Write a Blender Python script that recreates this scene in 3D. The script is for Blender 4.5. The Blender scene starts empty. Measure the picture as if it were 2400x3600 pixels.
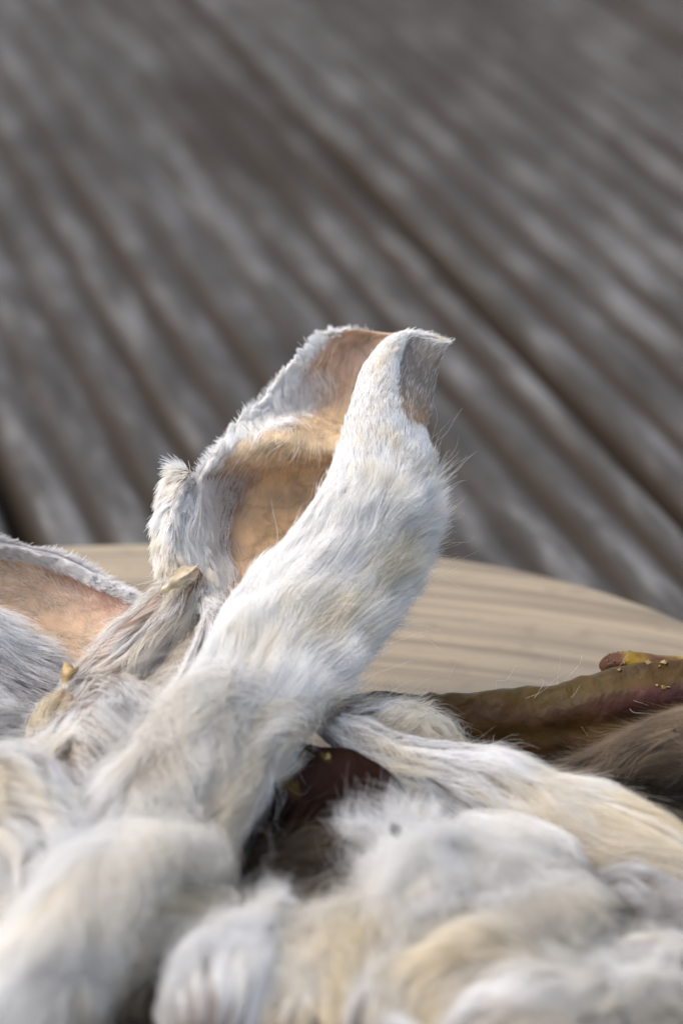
import bpy, math, random
import numpy as np
from mathutils import Matrix, Vector
random.seed(5)
RNG = np.random.default_rng(7)
S = bpy.context.scene
COL = S.collection

# ------------------------------------------------------------------ camera
PITCH = math.radians(24); FPX = 10000.0; DIST = 58.3; AIMZ = 5.3      # centimetres
CP = np.array([0, -DIST*math.cos(PITCH), AIMZ + DIST*math.sin(PITCH)])
FW = np.array([0, math.cos(PITCH), -math.sin(PITCH)])
UP = np.array([0, math.sin(PITCH), math.cos(PITCH)])
RT = np.array([1.0, 0, 0])
cam = bpy.data.cameras.new('camera'); camo = bpy.data.objects.new('camera', cam); COL.objects.link(camo)
cam.sensor_fit = 'HORIZONTAL'; cam.sensor_width = 24; cam.lens = 100
cam.clip_start = 0.01; cam.clip_end = 60
cam.dof.use_dof = True; cam.dof.focus_distance = 0.585; cam.dof.aperture_fstop = 9; cam.dof.aperture_blades = 0
camo.location = CP/100; camo.rotation_euler = (math.pi/2 - PITCH, 0, 0)
S.camera = camo

# ------------------------------------------------------------------ sky, sun, exposure
w = bpy.data.worlds.new('World'); S.world = w; w.use_nodes = True
nt = w.node_tree; nt.nodes.clear()
sky = nt.nodes.new('ShaderNodeTexSky'); sky.sky_type = 'NISHITA'; sky.sun_disc = False
SUN_EL = math.radians(55); SUN_AZ = math.radians(-80)        # azimuth from +y towards +x
sky.sun_elevation = SUN_EL; sky.sun_rotation = SUN_AZ
bg = nt.nodes.new('ShaderNodeBackground'); bg.inputs[1].default_value = 0.14
wo = nt.nodes.new('ShaderNodeOutputWorld')
sky.dust_density = 4
hz = nt.nodes.new('ShaderNodeHueSaturation'); hz.inputs['Saturation'].default_value = .8     # thin even cloud: a paler sky
nt.links.new(sky.outputs[0], hz.inputs['Color']); nt.links.new(hz.outputs[0], bg.inputs[0]); nt.links.new(bg.outputs[0], wo.inputs[0])
sun = bpy.data.lights.new('sun', 'SUN'); sun.energy = .6; sun.angle = math.radians(100); sun.color = (1, .97, .92)
suno = bpy.data.objects.new('sun', sun); COL.objects.link(suno)
sd = Vector((math.sin(SUN_AZ)*math.cos(SUN_EL), math.cos(SUN_AZ)*math.cos(SUN_EL), math.sin(SUN_EL)))
suno.rotation_euler = sd.to_track_quat('Z', 'Y').to_euler(); suno.location = (-1, 1, 2)
S.view_settings.view_transform = 'Standard'; S.view_settings.look = 'None'
S.view_settings.exposure = 1.45; S.view_settings.gamma = 1
S.render.engine = 'CYCLES'
S.cycles.max_bounces = 10; S.cycles.diffuse_bounces = 6; S.cycles.transmission_bounces = 8
S.cycles.transparent_max_bounces = 8; S.cycles.caustics_reflective = False; S.cycles.caustics_refractive = False
try: S.cycles_curves.shape = 'RIBBONS'
except Exception: pass

def W(px, py, d):
    """a photo pixel (2400x3600) at d cm behind the focus plane -> world cm"""
    t = DIST + d
    return CP + t*(FW + RT*((px-1200)/FPX) + UP*((1800-py)/FPX))

# ------------------------------------------------------------------ helpers
def link(o, parent=None, label=None, cat=None, group=None, kind=None):
    COL.objects.link(o)
    if parent is not None: o.parent = parent
    if label: o['label'] = label
    if cat: o['category'] = cat
    if group: o['group'] = group
    if kind: o['kind'] = kind
    return o
def mesh_obj(name, V, F, mat, smooth=True, col=None, **k):
    me = bpy.data.meshes.new(name)
    V = np.asarray(V, float)/100.0
    me.from_pydata(V.tolist(), [], F if isinstance(F, list) else F.tolist())
    if smooth: me.polygons.foreach_set('use_smooth', np.ones(len(me.polygons), bool))
    if col is not None:
        a = me.color_attributes.new('tint', 'FLOAT_COLOR', 'POINT')
        c = np.ones((len(V), 4), np.float32); c[:, :3] = col; a.data.foreach_set('color', c.ravel())
    me.materials.append(mat); me.update()
    return link(bpy.data.objects.new(name, me), **k)
def hash3(i, j, k, s):
    n = (i.astype(np.int64)*73856093) ^ (j.astype(np.int64)*19349663) ^ (k.astype(np.int64)*83492791) ^ (s*2654435761 & 0xffffffff)
    n = (n ^ (n >> 13))*1274126177 & 0x7fffffff
    n = (n ^ (n >> 15))*2246822519 & 0x7fffffff
    return (n % 100003)/100003.0
def noise(P, f=1.0, s=0):
    P = np.asarray(P, float)*f + 100.5; I = np.floor(P); T = P-I; T = T*T*(3-2*T)
    r = 0
    for a in (0, 1):
        for b in (0, 1):
            for c in (0, 1):
                wgt = (T[..., 0] if a else 1-T[..., 0])*(T[..., 1] if b else 1-T[..., 1])*(T[..., 2] if c else 1-T[..., 2])
                r = r + wgt*hash3(I[..., 0]+a, I[..., 1]+b, I[..., 2]+c, s)
    return r*2-1
def fbm(P, f=1., s=0, o=3):
    return sum(noise(P, f*2**i, s+i)*.5**i for i in range(o))/1.6
def noise3(P, f, s): return np.stack([noise(P, f, s), noise(P, f, s+11), noise(P, f, s+23)], -1)
def nrm(v): return v/np.maximum(np.linalg.norm(v, axis=-1, keepdims=True), 1e-9)
def crom(C, t):
    """Catmull-Rom along axis 0 of C at t in 0..1"""
    C = np.asarray(C, float); n = len(C)-1
    x = np.clip(t, 0, 1)*n; i = np.minimum(x.astype(int), n-1); f = (x-i).reshape((-1,)+(1,)*(C.ndim-1))
    E = np.concatenate([2*C[:1]-C[1:2], C, 2*C[-1:]-C[-2:-1]])
    p0, p1, p2, p3 = E[i], E[i+1], E[i+2], E[i+3]
    return .5*((2*p1)+(-p0+p2)*f+(2*p0-5*p1+4*p2-p3)*f**2+(-p0+3*p1-3*p2+p3)*f**3)
def sst(a, b, x):
    t = np.clip((x-a)/(b-a+1e-12), 0, 1); return t*t*(3-2*t)
def mixc(a, b, t): t = np.asarray(t)[..., None]; return np.asarray(a)*(1-t)+np.asarray(b)*t

# ------------------------------------------------------------------ materials
def newmat(name):
    m = bpy.data.materials.new(name); m.use_nodes = True
    n = m.node_tree; n.nodes.clear()
    return m, n.nodes, n.links
def fur_mat(name, base, tip, alt, rough=.55, transl=.42):
    m, N, L = newmat(name)
    hi = N.new('ShaderNodeHairInfo'); at = N.new('ShaderNodeAttribute'); at.attribute_name = 'tone'
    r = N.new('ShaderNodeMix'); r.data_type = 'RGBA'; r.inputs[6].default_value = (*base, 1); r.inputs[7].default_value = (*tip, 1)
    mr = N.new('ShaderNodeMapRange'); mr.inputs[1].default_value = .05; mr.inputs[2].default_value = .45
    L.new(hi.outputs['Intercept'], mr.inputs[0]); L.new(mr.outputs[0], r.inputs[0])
    q = N.new('ShaderNodeMix'); q.data_type = 'RGBA'; q.inputs[7].default_value = (*alt, 1)
    L.new(at.outputs['Fac'], q.inputs[0]); L.new(r.outputs[2], q.inputs[6])
    hs = N.new('ShaderNodeHueSaturation'); ml = N.new('ShaderNodeMapRange')
    ml.inputs[3].default_value = .86; ml.inputs[4].default_value = 1.04
    di = N.new('ShaderNodeAttribute'); di.attribute_name = 'dirt'; mm = N.new('ShaderNodeMath'); mm.operation = 'MULTIPLY'
    L.new(hi.outputs['Random'], ml.inputs[0]); L.new(ml.outputs[0], mm.inputs[0]); L.new(di.outputs['Fac'], mm.inputs[1]); L.new(mm.outputs[0], hs.inputs['Value']); L.new(q.outputs[2], hs.inputs['Color'])
    p = N.new('ShaderNodeBsdfPrincipled'); p.inputs['Roughness'].default_value = rough; p.inputs['Specular IOR Level'].default_value = .35
    t = N.new('ShaderNodeBsdfTranslucent'); x = N.new('ShaderNodeMixShader'); x.inputs[0].default_value = transl
    o = N.new('ShaderNodeOutputMaterial')
    L.new(hs.outputs[0], p.inputs['Base Color']); L.new(hs.outputs[0], t.inputs[0])
    L.new(p.outputs[0], x.inputs[1]); L.new(t.outputs[0], x.inputs[2]); L.new(x.outputs[0], o.inputs[0])
    return m
def skin_mat(name, rough=.55, bump=.25, transl=.32, scale=900):
    m, N, L = newmat(name)
    at = N.new('ShaderNodeAttribute'); at.attribute_name = 'tint'
    tc = N.new('ShaderNodeTexCoord')
    n1 = N.new('ShaderNodeTexNoise'); n1.inputs['Scale'].default_value = scale*.25; n1.inputs['Detail'].default_value = 6
    n2 = N.new('ShaderNodeTexNoise'); n2.inputs['Scale'].default_value = scale; n2.inputs['Detail'].default_value = 4
    L.new(tc.outputs['Object'], n1.inputs[0]); L.new(tc.outputs['Object'], n2.inputs[0])
    vo = N.new('ShaderNodeTexVoronoi'); vo.feature = 'DISTANCE_TO_EDGE'; vo.inputs['Scale'].default_value = 75
    wn = N.new('ShaderNodeTexNoise'); wn.inputs['Scale'].default_value = 110; wn.inputs['Detail'].default_value = 3
    wa = N.new('ShaderNodeVectorMath'); wa.operation = 'MULTIPLY_ADD'; wa.inputs[1].default_value = (.016,)*3
    L.new(tc.outputs['Object'], wn.inputs[0]); L.new(wn.outputs['Color'], wa.inputs[0]); L.new(tc.outputs['Object'], wa.inputs[2]); L.new(wa.outputs[0], vo.inputs['Vector'])
    ve = N.new('ShaderNodeMapRange'); ve.inputs[1].default_value = .0; ve.inputs[2].default_value = .07; ve.inputs[3].default_value = .78; ve.inputs[4].default_value = 1
    L.new(vo.outputs['Distance'], ve.inputs[0])
    ml = N.new('ShaderNodeMapRange'); ml.inputs[1].default_value = .3; ml.inputs[2].default_value = .7; ml.inputs[3].default_value = .72; ml.inputs[4].default_value = 1.2
    L.new(n1.outputs[0], ml.inputs[0])
    hs = N.new('ShaderNodeHueSaturation'); L.new(at.outputs['Color'], hs.inputs['Color']); vm = N.new('ShaderNodeMath'); vm.operation = 'MULTIPLY'; L.new(ml.outputs[0], vm.inputs[0]); L.new(ve.outputs[0], vm.inputs[1]); L.new(vm.outputs[0], hs.inputs['Value'])
    p = N.new('ShaderNodeBsdfPrincipled'); p.inputs['Roughness'].default_value = rough
    b = N.new('ShaderNodeBump'); b.inputs['Strength'].default_value = bump; b.inputs['Distance'].default_value = .0006
    L.new(n2.outputs[0], b.inputs['Height']); L.new(b.outputs[0], p.inputs['Normal'])
    t = N.new('ShaderNodeBsdfTranslucent'); x = N.new('ShaderNodeMixShader'); x.inputs[0].default_value = transl
    o = N.new('ShaderNodeOutputMaterial')
    L.new(hs.outputs[0], p.inputs['Base Color']); L.new(hs.outputs[0], t.inputs[0])
    L.new(p.outputs[0], x.inputs[1]); L.new(t.outputs[0], x.inputs[2]); L.new(x.outputs[0], o.inputs[0])
    return m
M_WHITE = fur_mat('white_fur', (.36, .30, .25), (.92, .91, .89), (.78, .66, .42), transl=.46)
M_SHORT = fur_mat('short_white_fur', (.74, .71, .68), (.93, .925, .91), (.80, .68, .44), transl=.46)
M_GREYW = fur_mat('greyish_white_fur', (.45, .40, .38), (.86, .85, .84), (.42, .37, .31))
M_FINE = fur_mat('fine_inner_hair', (.80, .70, .56), (.90, .84, .74), (.60, .46, .38), rough=.8, transl=.5)
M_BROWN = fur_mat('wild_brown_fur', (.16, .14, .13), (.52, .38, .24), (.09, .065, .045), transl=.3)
M_SKIN = skin_mat('dried_ear_skin')
M_MEAT = skin_mat('dried_meat', rough=.30, bump=.6, transl=.03, scale=500)
M_MEAT.node_tree.nodes['Principled BSDF'].inputs['Specular IOR Level'].default_value = .07
M_DARK = skin_mat('dark_dried_meat', rough=.4, bump=.6, transl=.0, scale=400)
M_DARK.node_tree.nodes['Principled BSDF'].inputs['Specular IOR Level'].default_value = .04
M_CRUMB = skin_mat('fat_crumb', rough=.4, bump=.3, transl=.3, scale=800)
M_FLAKE = skin_mat('dry_skin_flake', rough=.6, bump=.2, transl=.4, scale=600)

# ------------------------------------------------------------------ surfaces
TAN = (.76, .56, .33); ORANGE = (.58, .37, .19); PINK = (.50, .33, .24); PURP = (.20, .09, .09); UNDER = (.30, .24, .20); BRN = (.30, .15, .08)  # UNDER: skin beneath the fur, darkened to paint in self-shadow between hairs
class Surf: pass
def finish(P, closed_u):
    s = Surf(); s.P = P; s.closed = closed_u
    nv, nu = P.shape[:2]
    if closed_u: du = np.roll(P, -1, 1)-np.roll(P, 1, 1)
    else: du = np.gradient(P, axis=1)
    dv = np.gradient(P, axis=0)
    s.du = nrm(du); s.dv = nrm(dv)
    s.N = nrm(np.cross(du, dv)); s.nv = nv; s.nu = nu
    U, V = np.meshgrid(np.arange(nu)/(nu if closed_u else nu-1), np.arange(nv)/(nv-1)); s.U, s.V = U, V
    return s
def sheet(rows, nv=130, nu=130, wrinkle=.0, wf=1.5, seed=0):
    C = np.array([[W(*p) for p in r] for r in rows])
    A = crom(C, np.linspace(0, 1, nv))
    B = crom(A.transpose(1, 0, 2), np.linspace(0, 1, nu)).transpose(1, 0, 2)
    s = finish(B, False)
    if wrinkle: s = finish(B+s.N*(fbm(B, wf, seed)*wrinkle)[..., None], False)
    return s
def sheet_mesh(s, name, mat, thick, colf, **k):
    """a thin closed skin: both faces and a rim"""
    nv, nu = s.nv, s.nu
    A = (s.P+s.N*thick/2).reshape(-1, 3); B = (s.P-s.N*thick/2).reshape(-1, 3)
    n = nv*nu; i = np.arange(nv-1)[:, None]*nu+np.arange(nu-1)[None]; i = i.ravel()
    F = np.concatenate([np.stack([i, i+1, i+nu+1, i+nu], 1), np.stack([i+n, i+n+nu, i+n+nu+1, i+n+1], 1)])
    def strip(e): return np.stack([e[:-1], e[:-1]+n, e[1:]+n, e[1:]], 1)
    r = np.arange(n).reshape(nv, nu)
    F = np.concatenate([F, strip(r[0]), strip(r[-1][::-1]), strip(r[:, 0][::-1]), strip(r[:, -1])])
    c = colf(s.U, s.V, s.P).reshape(-1, 3)
    return mesh_obj(name, np.concatenate([A, B]), F, mat, col=np.concatenate([c, c]), **k)
def tube(path, nv=70, nu=48, furrow=.0, wrinkle=.0, wf=.8, seed=0, power=2.0, ff=5, taper=.07):
    """path rows: (px, py, d, half width in px, half depth in cm)"""
    C = np.array([np.concatenate([W(p[0], p[1], p[2]), [p[3]*.14/24, p[4]]]) for p in path])
    t = np.linspace(0, 1, nv); D = crom(C, t)
    ctr, a, b = D[:, :3], D[:, 3], D[:, 4]
    end = np.minimum(1, np.sqrt(np.clip(1-(1-np.minimum(t, 1-t)/taper).clip(0)**2, 0, 1))+.02); end = np.where(np.minimum(t, 1-t) < taper, end, 1)
    T = nrm(np.gradient(ctr, axis=0)); Vw = nrm(ctr-CP)
    X = nrm(np.cross(T, Vw)); Y = nrm(np.cross(T, X))
    th = np.arange(nu)/nu*2*np.pi
    cx = np.sign(np.cos(th))*np.abs(np.cos(th))**(2/power); cy = np.sign(np.sin(th))*np.abs(np.sin(th))**(2/power)
    P = ctr[:, None]+X[:, None]*(a*end)[:, None, None]*cx[None, :, None]+Y[:, None]*(b*end)[:, None, None]*cy[None, :, None]
    R = nrm(P-ctr[:, None])
    disp = fbm(P, wf, seed)*wrinkle
    if furrow:
        ph = th[None]*ff+3*noise(np.stack([t*6, t*0+seed, t*0], -1))[:, None]
        disp = disp+furrow*np.sin(ph)*(.5+.5*fbm(P, .6, seed+5))
    P = P+R*(disp*end[:, None])[..., None]
    s = finish(P, True)
    if (s.N*R).sum() < 0: s.N = -s.N
    return s
def tube_mesh(s, name, mat, colf, **k):
    nv, nu = s.nv, s.nu; r = np.arange(nv*nu).reshape(nv, nu)
    a, b, c, d = r[:-1], np.roll(r, -1, 1)[:-1], np.roll(r, -1, 1)[1:], r[1:]
    F = np.stack([a, b, c, d], -1).reshape(-1, 4).tolist()+[r[0].tolist(), r[-1][::-1].tolist()]
    return mesh_obj(name, s.P.reshape(-1, 3), F, mat, col=colf(s.U, s.V, s.P).reshape(-1, 3), **k)

HAIRS = 0
def fur(s, name, mat, count, length, parent, side=1, weight=None, flow=(0, 1), lift=.35, clump=.6, clumpsize=.25,
        rad=.0042, tone=None, wild=.25, curl=.05, droop=0., seed=0, off=.03, npt=6, lock=False, lenf=None, swirl=.5, flowf=None):
    """hair curves rooted on one side of a surface; flow = (across, along)"""
    global HAIRS
    rng = np.random.default_rng(seed+101)
    nv, nu = s.nv, s.nu
    P = s.P; Q_ = np.roll(P, -1, 1) if s.closed else P
    e1 = (np.roll(P, -1, 1)-P)[:-1]; e2 = P[1:]-P[:-1]
    area = np.linalg.norm(np.cross(e1, e2), axis=-1)
    if not s.closed: area = area[:, :-1]
    cu = area.shape[1]
    wt = area.copy()
    if weight is not None: wt = wt*np.clip(weight(s.U[:-1, :cu], s.V[:-1, :cu], P[:-1, :cu]), 0, None)
    pr = wt.ravel()/wt.sum()
    idx = rng.choice(len(pr), count, p=pr); iv, iu = idx//cu, idx % cu
    fu, fv = rng.random(count), rng.random(count); ju = (iu+1) % nu
    def bl(A): return ((A[iv, iu]*((1-fu)*(1-fv))[:, None]+A[iv, ju]*(fu*(1-fv))[:, None]+A[iv+1, iu]*((1-fu)*fv)[:, None]+A[iv+1, ju]*(fu*fv)[:, None]))
    R = bl(P); N = nrm(bl(s.N))*side; DU = nrm(bl(s.du)); DV = nrm(bl(s.dv))
    uu = (iu+fu)/(nu if s.closed else nu-1); vv = (iv+fv)/(nv-1)
    L = length*(.65+.6*rng.random(count))*(1+.35*noise(R, 1.3, seed+3))
    if lenf is not None: L = L*lenf(uu, vv, R)
    if flowf is not None: a, b = flowf(uu, vv, R)
    else: a, b = flow[0], flow[1]
    sw = noise(R, .9, seed+7)*swirl+noise(R, 2.6, seed+8)*swirl*.5
    a2 = a*np.cos(sw)-b*np.sin(sw); b2 = a*np.sin(sw)+b*np.cos(sw)
    D = nrm(DU*np.reshape(a2, (-1, 1))+DV*np.reshape(b2, (-1, 1)))
    li = lift*(1+.5*noise(R, 1.7, seed+9))
    D = nrm(D+N*li[:, None]+rng.normal(0, wild*.5, (count, 3)))
    tt = np.linspace(0, 1, npt)[None, :, None]
    # starts along the normal, lies over towards the flow
    start = nrm(D*.85+N*((.12)+lift))
    K = R[:, None]+N[:, None]*(off*side*0+off)+L[:, None, None]*(start[:, None]*tt*(1-tt*.5)*.9+D[:, None]*tt*tt*.55)
    K[..., 2] -= droop*L[:, None]*tt[..., 0]**2
    # clumps
    cell = clumpsize
    g = np.floor(R/cell); best = np.full(count, 1e9); bc = np.zeros((count, 3))
    for dx in (-1, 0, 1):
        for dy in (-1, 0, 1):
            for dz in (-1, 0, 1):
                gi = g+np.array([dx, dy, dz])
                c = (gi+np.stack([hash3(gi[:, 0], gi[:, 1], gi[:, 2], seed+k) for k in (1, 2, 3)], -1))*cell
                q = ((c-R)**2).sum(1); m = q < best; best[m] = q[m]; bc[m] = c[m]
    delta = (bc-R); delta -= N*(delta*N).sum(1, keepdims=True)
    cs = clump*(.6+.8*hash3(np.floor(bc[:, 0]*97), np.floor(bc[:, 1]*97), np.floor(bc[:, 2]*97), seed+4))
    K = K+delta[:, None]*(cs[:, None, None]*tt**1.4)
    cb = np.stack([hash3(np.floor(bc[:, 0]*97), np.floor(bc[:, 1]*97), np.floor(bc[:, 2]*97), seed+k) for k in (5, 6, 7)], -1)-.5
    K = K+cb[:, None]*(L[:, None, None]*wild*1.3*tt**1.5)
    if curl: K = K+noise3(K, 1.6, seed+40)*curl*tt*L[:, None, None]*3+noise3(K+rng.normal(0, 3, (count, 1, 3)), 2.2, seed+60)*curl*tt*L[:, None, None]
    hc = bpy.data.hair_curves.new(name); hc.add_curves([npt]*count)
    hc.attributes['position'].data.foreach_set('vector', (K/100).astype(np.float32).ravel())
    ra = hc.attributes.get('radius') or hc.attributes.new('radius', 'FLOAT', 'POINT')
    prof = (1-.75*np.linspace(0, 1, npt)**2)[None]*(rad/100)*(.7+.6*rng.random((count, 1)))
    ra.data.foreach_set('value', prof.astype(np.float32).ravel())
    ta = hc.attributes.new('tone', 'FLOAT', 'CURVE')
    tv = np.clip(tone(uu, vv, R), 0, 1) if tone is not None else np.clip(fbm(R, 1.1, seed+30)*1.3-.05, 0, .8)
    tv = np.clip(tv+rng.normal(0, .06, count)+(cb[:, 0])*.25, 0, 1)
    ta.data.foreach_set('value', tv.astype(np.float32))
    da = hc.attributes.new('dirt', 'FLOAT', 'CURVE')
    dv_ = 1-(.3 if name == 'fur' else .2)*np.clip((cb[:, 1]+.5)*.75+.6*fbm(R, .9, seed+70)-.1, 0, 1)
    da.data.foreach_set('value', dv_.astype(np.float32))
    hc.materials.append(mat)
    HAIRS += count
    return link(bpy.data.objects.new(name, hc), parent=parent)
def sleek(s, name, mat, count, length, parent, seed=0, bundles=22, clump=.7, lift=.08, wisp=.08, rad=.0045, tone=None, angle=.25, flow=1, ridge=.05, weight=None, dirt=.3, npt=8, spike=0.):
    """long hair combed along a tube, gathered into bundles"""
    global HAIRS
    rng = np.random.default_rng(seed+900)
    nv, nu = s.nv, s.nu; P = s.P
    e1 = (np.roll(P, -1, 1)-P)[:-1]; e2 = P[1:]-P[:-1]
    wt = np.linalg.norm(np.cross(e1, e2), axis=-1)
    if weight is not None: wt = wt*np.clip(weight(s.U[:-1], s.V[:-1], P[:-1]), 0, None)
    pr = wt.ravel()/wt.sum(); idx = rng.choice(len(pr), count, p=pr); iv, iu = idx//nu, idx % nu
    U = (iu+rng.random(count))/nu; V = (iv+rng.random(count))/(nv-1)
    def ev(A, u, v):
        x = np.mod(u, 1)*nu; y = np.clip(v, 0, .99999)*(nv-1)
        a = x.astype(int) % nu; b = y.astype(int); fa = (x-np.floor(x))[..., None]; fb = (y-b)[..., None]; a1 = (a+1) % nu
        return A[b, a]*(1-fa)*(1-fb)+A[b, a1]*fa*(1-fb)+A[b+1, a]*(1-fa)*fb+A[b+1, a1]*fa*fb
    R0 = ev(P, U, V)
    su = np.linalg.norm(e1, axis=-1).sum(1); su = su[np.clip((V*(nv-1)).astype(int), 0, nv-2)]+.05
    sv = np.linalg.norm(e2, axis=-1).sum(0)[iu]+.05
    an = angle*(noise(R0, .5, seed+2)+.6*noise(R0, 1.3, seed+3))+rng.normal(0, .05, count)
    L = length*(.6+.7*rng.random(count))*(1+.3*noise(R0, 1., seed+4))
    room = np.where(flow > 0, 1-V, V)*sv; L = np.minimum(L, room+(.5 if length < 1.3 else .75)*L)
    wav = 1.5*noise(np.stack([V*4, V*0, V*0+seed], -1), 1, seed)
    q = U*bundles+wav+.8*noise(np.stack([U*6, V*5, V*0], -1), 1, seed+9); qc = np.floor(q)+.5
    seg = np.floor(V*sv/(length*.9)+3*hash3(qc, qc*0, qc*0, seed))
    h1, h2, h3 = (hash3(qc, seg, qc*0, seed+k) for k in (1, 2, 3))
    w_ = rng.random(count) < wisp
    tt = np.linspace(0, 1, npt)[None]
    uk = U[:, None]+(np.sin(an)*L/su)[:, None]*tt+((qc-q)/bundles*clump)[:, None]*tt**.8+((h1-.5)*.6*L/su)[:, None]*tt**2
    vk = V[:, None]+flow*(np.cos(an)*L/sv)[:, None]*tt
    K = ev(P, uk, vk); N = nrm(ev(s.N, uk, vk))
    over = np.clip(vk-.99, 0, None)+np.clip(vk-.01, None, 0)                # hair running past the end goes straight on
    dV = nrm(ev(s.dv, uk, np.clip(vk, .03, .97)))
    K = K+dV*(over*sv[:, None])[..., None]
    hh = .02+ridge*(1-np.abs(q-qc)*2)[:, None]+((lift*(.4+1.2*h2)+.7*spike*h3**2)*L*np.where(w_, 2.2, 1))[:, None]*tt**1.4
    K = K+N*hh[..., None]
    K = K+noise3(K, 1.1, seed+40)*(.10*L[:, None]*tt**1.5)[..., None]+(rng.normal(0, .035, (count, 1, 3))+w_[:, None, None]*rng.normal(0, .12, (count, 1, 3)))*(L[:, None]*tt**2)[..., None]
    hc = bpy.data.hair_curves.new(name); hc.add_curves([npt]*count)
    hc.attributes['position'].data.foreach_set('vector', (K/100).astype(np.float32).ravel())
    ra = hc.attributes.get('radius') or hc.attributes.new('radius', 'FLOAT', 'POINT')
    prof = (1-.8*np.linspace(0, 1, npt)**2)[None]*(rad/100)*(.7+.6*rng.random((count, 1)))*np.where(w_, .6, 1)[:, None]
    ra.data.foreach_set('value', prof.astype(np.float32).ravel())
    tv = (tone(U, V, R0) if tone is not None else fbm(R0, 1.1, seed+30)*1.1-.05)+.45*(h2-.5)+rng.normal(0, .05, count)
    hc.attributes.new('tone', 'FLOAT', 'CURVE').data.foreach_set('value', np.clip(tv, 0, .9).astype(np.float32))
    dd = 1-dirt*np.clip(h3*.9+.9*fbm(np.stack([U*8, V*2.5, V*0+seed], -1), 1, seed+71)-.1, 0, 1)
    hc.attributes.new('dirt', 'FLOAT', 'CURVE').data.foreach_set('value', dd.astype(np.float32))
    hc.materials.append(mat); HAIRS += count
    return link(bpy.data.objects.new(name, hc), parent=parent)
def root(name, p, label, cat, group=None):
    o = bpy.data.objects.new(name, None); o.empty_display_size = .01
    link(o, label=label, cat=cat, group=group); return o
Q = 1.0     # hair amount

# ------------------------------------------------------------------ deck of ridged weathered planks
def wood_mat(name, c1, c2, c3, groove):
    m, N, L = newmat(name)
    tc = N.new('ShaderNodeTexCoord'); oi = N.new('ShaderNodeObjectInfo')
    mp = N.new('ShaderNodeMapping'); mp.inputs['Scale'].default_value = (120, 20, 120)
    ad = N.new('ShaderNodeVectorMath'); ad.operation = 'ADD'
    L.new(tc.outputs['Object'], mp.inputs[0]); L.new(mp.outputs[0], ad.inputs[0]); L.new(oi.outputs['Random'], ad.inputs[1])
    n = N.new('ShaderNodeTexNoise'); n.inputs['Scale'].default_value = 1; n.inputs['Detail'].default_value = 7; n.inputs['Roughness'].default_value = .65
    L.new(ad.outputs[0], n.inputs[0])
    cr = N.new('ShaderNodeValToRGB'); e = cr.color_ramp.elements
    e[0].position = .30; e[0].color = (*c1, 1); e[1].position = .68; e[1].color = (*c3, 1); k = e.new(.5); k.color = (*c2, 1)
    L.new(n.outputs[0], cr.inputs[0])
    at = N.new('ShaderNodeAttribute'); at.attribute_name = 'tint'
    mx = N.new('ShaderNodeMix'); mx.data_type = 'RGBA'; mx.inputs[7].default_value = (*groove, 1)
    L.new(cr.outputs[0], mx.inputs[6])
    # dark weather stains, plus the far end's dimmer light put into the colour
    at2 = N.new('ShaderNodeAttribute'); at2.attribute_name = 'tint'; sp = N.new('ShaderNodeSeparateColor'); L.new(at2.outputs['Color'], sp.inputs[0])
    st = N.new('ShaderNodeMath'); st.operation = 'MULTIPLY'; st.inputs[1].default_value = .8; L.new(sp.outputs[1], st.inputs[0]); L.new(sp.outputs[0], mx.inputs[0])
    m2 = N.new('ShaderNodeMix'); m2.data_type = 'RGBA'; m2.inputs[7].default_value = (groove[0]*.8, groove[1]*.8, groove[2]*.8, 1)
    L.new(st.outputs[0], m2.inputs[0]); L.new(mx.outputs[2], m2.inputs[6])
    p = N.new('ShaderNodeBsdfPrincipled'); p.inputs['Roughness'].default_value = .9; p.inputs['Specular IOR Level'].default_value = .15; L.new(m2.outputs[2], p.inputs['Base Color'])
    b = N.new('ShaderNodeBump'); b.inputs['Strength'].default_value = .4; b.inputs['Distance'].default_value = .001
    L.new(n.outputs[0], b.inputs['Height']); L.new(b.outputs[0], p.inputs['Normal'])
    o = N.new('ShaderNodeOutputMaterial'); L.new(p.outputs[0], o.inputs[0])
    return m
M_PLANK = wood_mat('weathered_grey_timber', (.021, .019, .0165), (.045, .042, .039), (.115, .111, .106), (.021, .0140, .0078))
TZ = -2.0; AZ = math.radians(15.8)
pd = np.array([-math.sin(AZ), math.cos(AZ), 0]); pp = np.array([math.cos(AZ), math.sin(AZ), 0])
base = mesh_obj('table_underside', [(-400, -150, -9), (400, -150, -9), (400, 500, -9), (-400, 500, -9)], [[0, 1, 2, 3]],
                wood_mat('shaded_timber', (.008, .007, .006), (.012, .010, .009), (.018, .015, .012), (.008, .006, .005)), smooth=False, kind='structure')
base.name = 'deck'
gaps = [-57.2, -39.6, -21.7, -3.9, 13.3, 32.0, 49.5, 67.3, 85.0]
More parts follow.
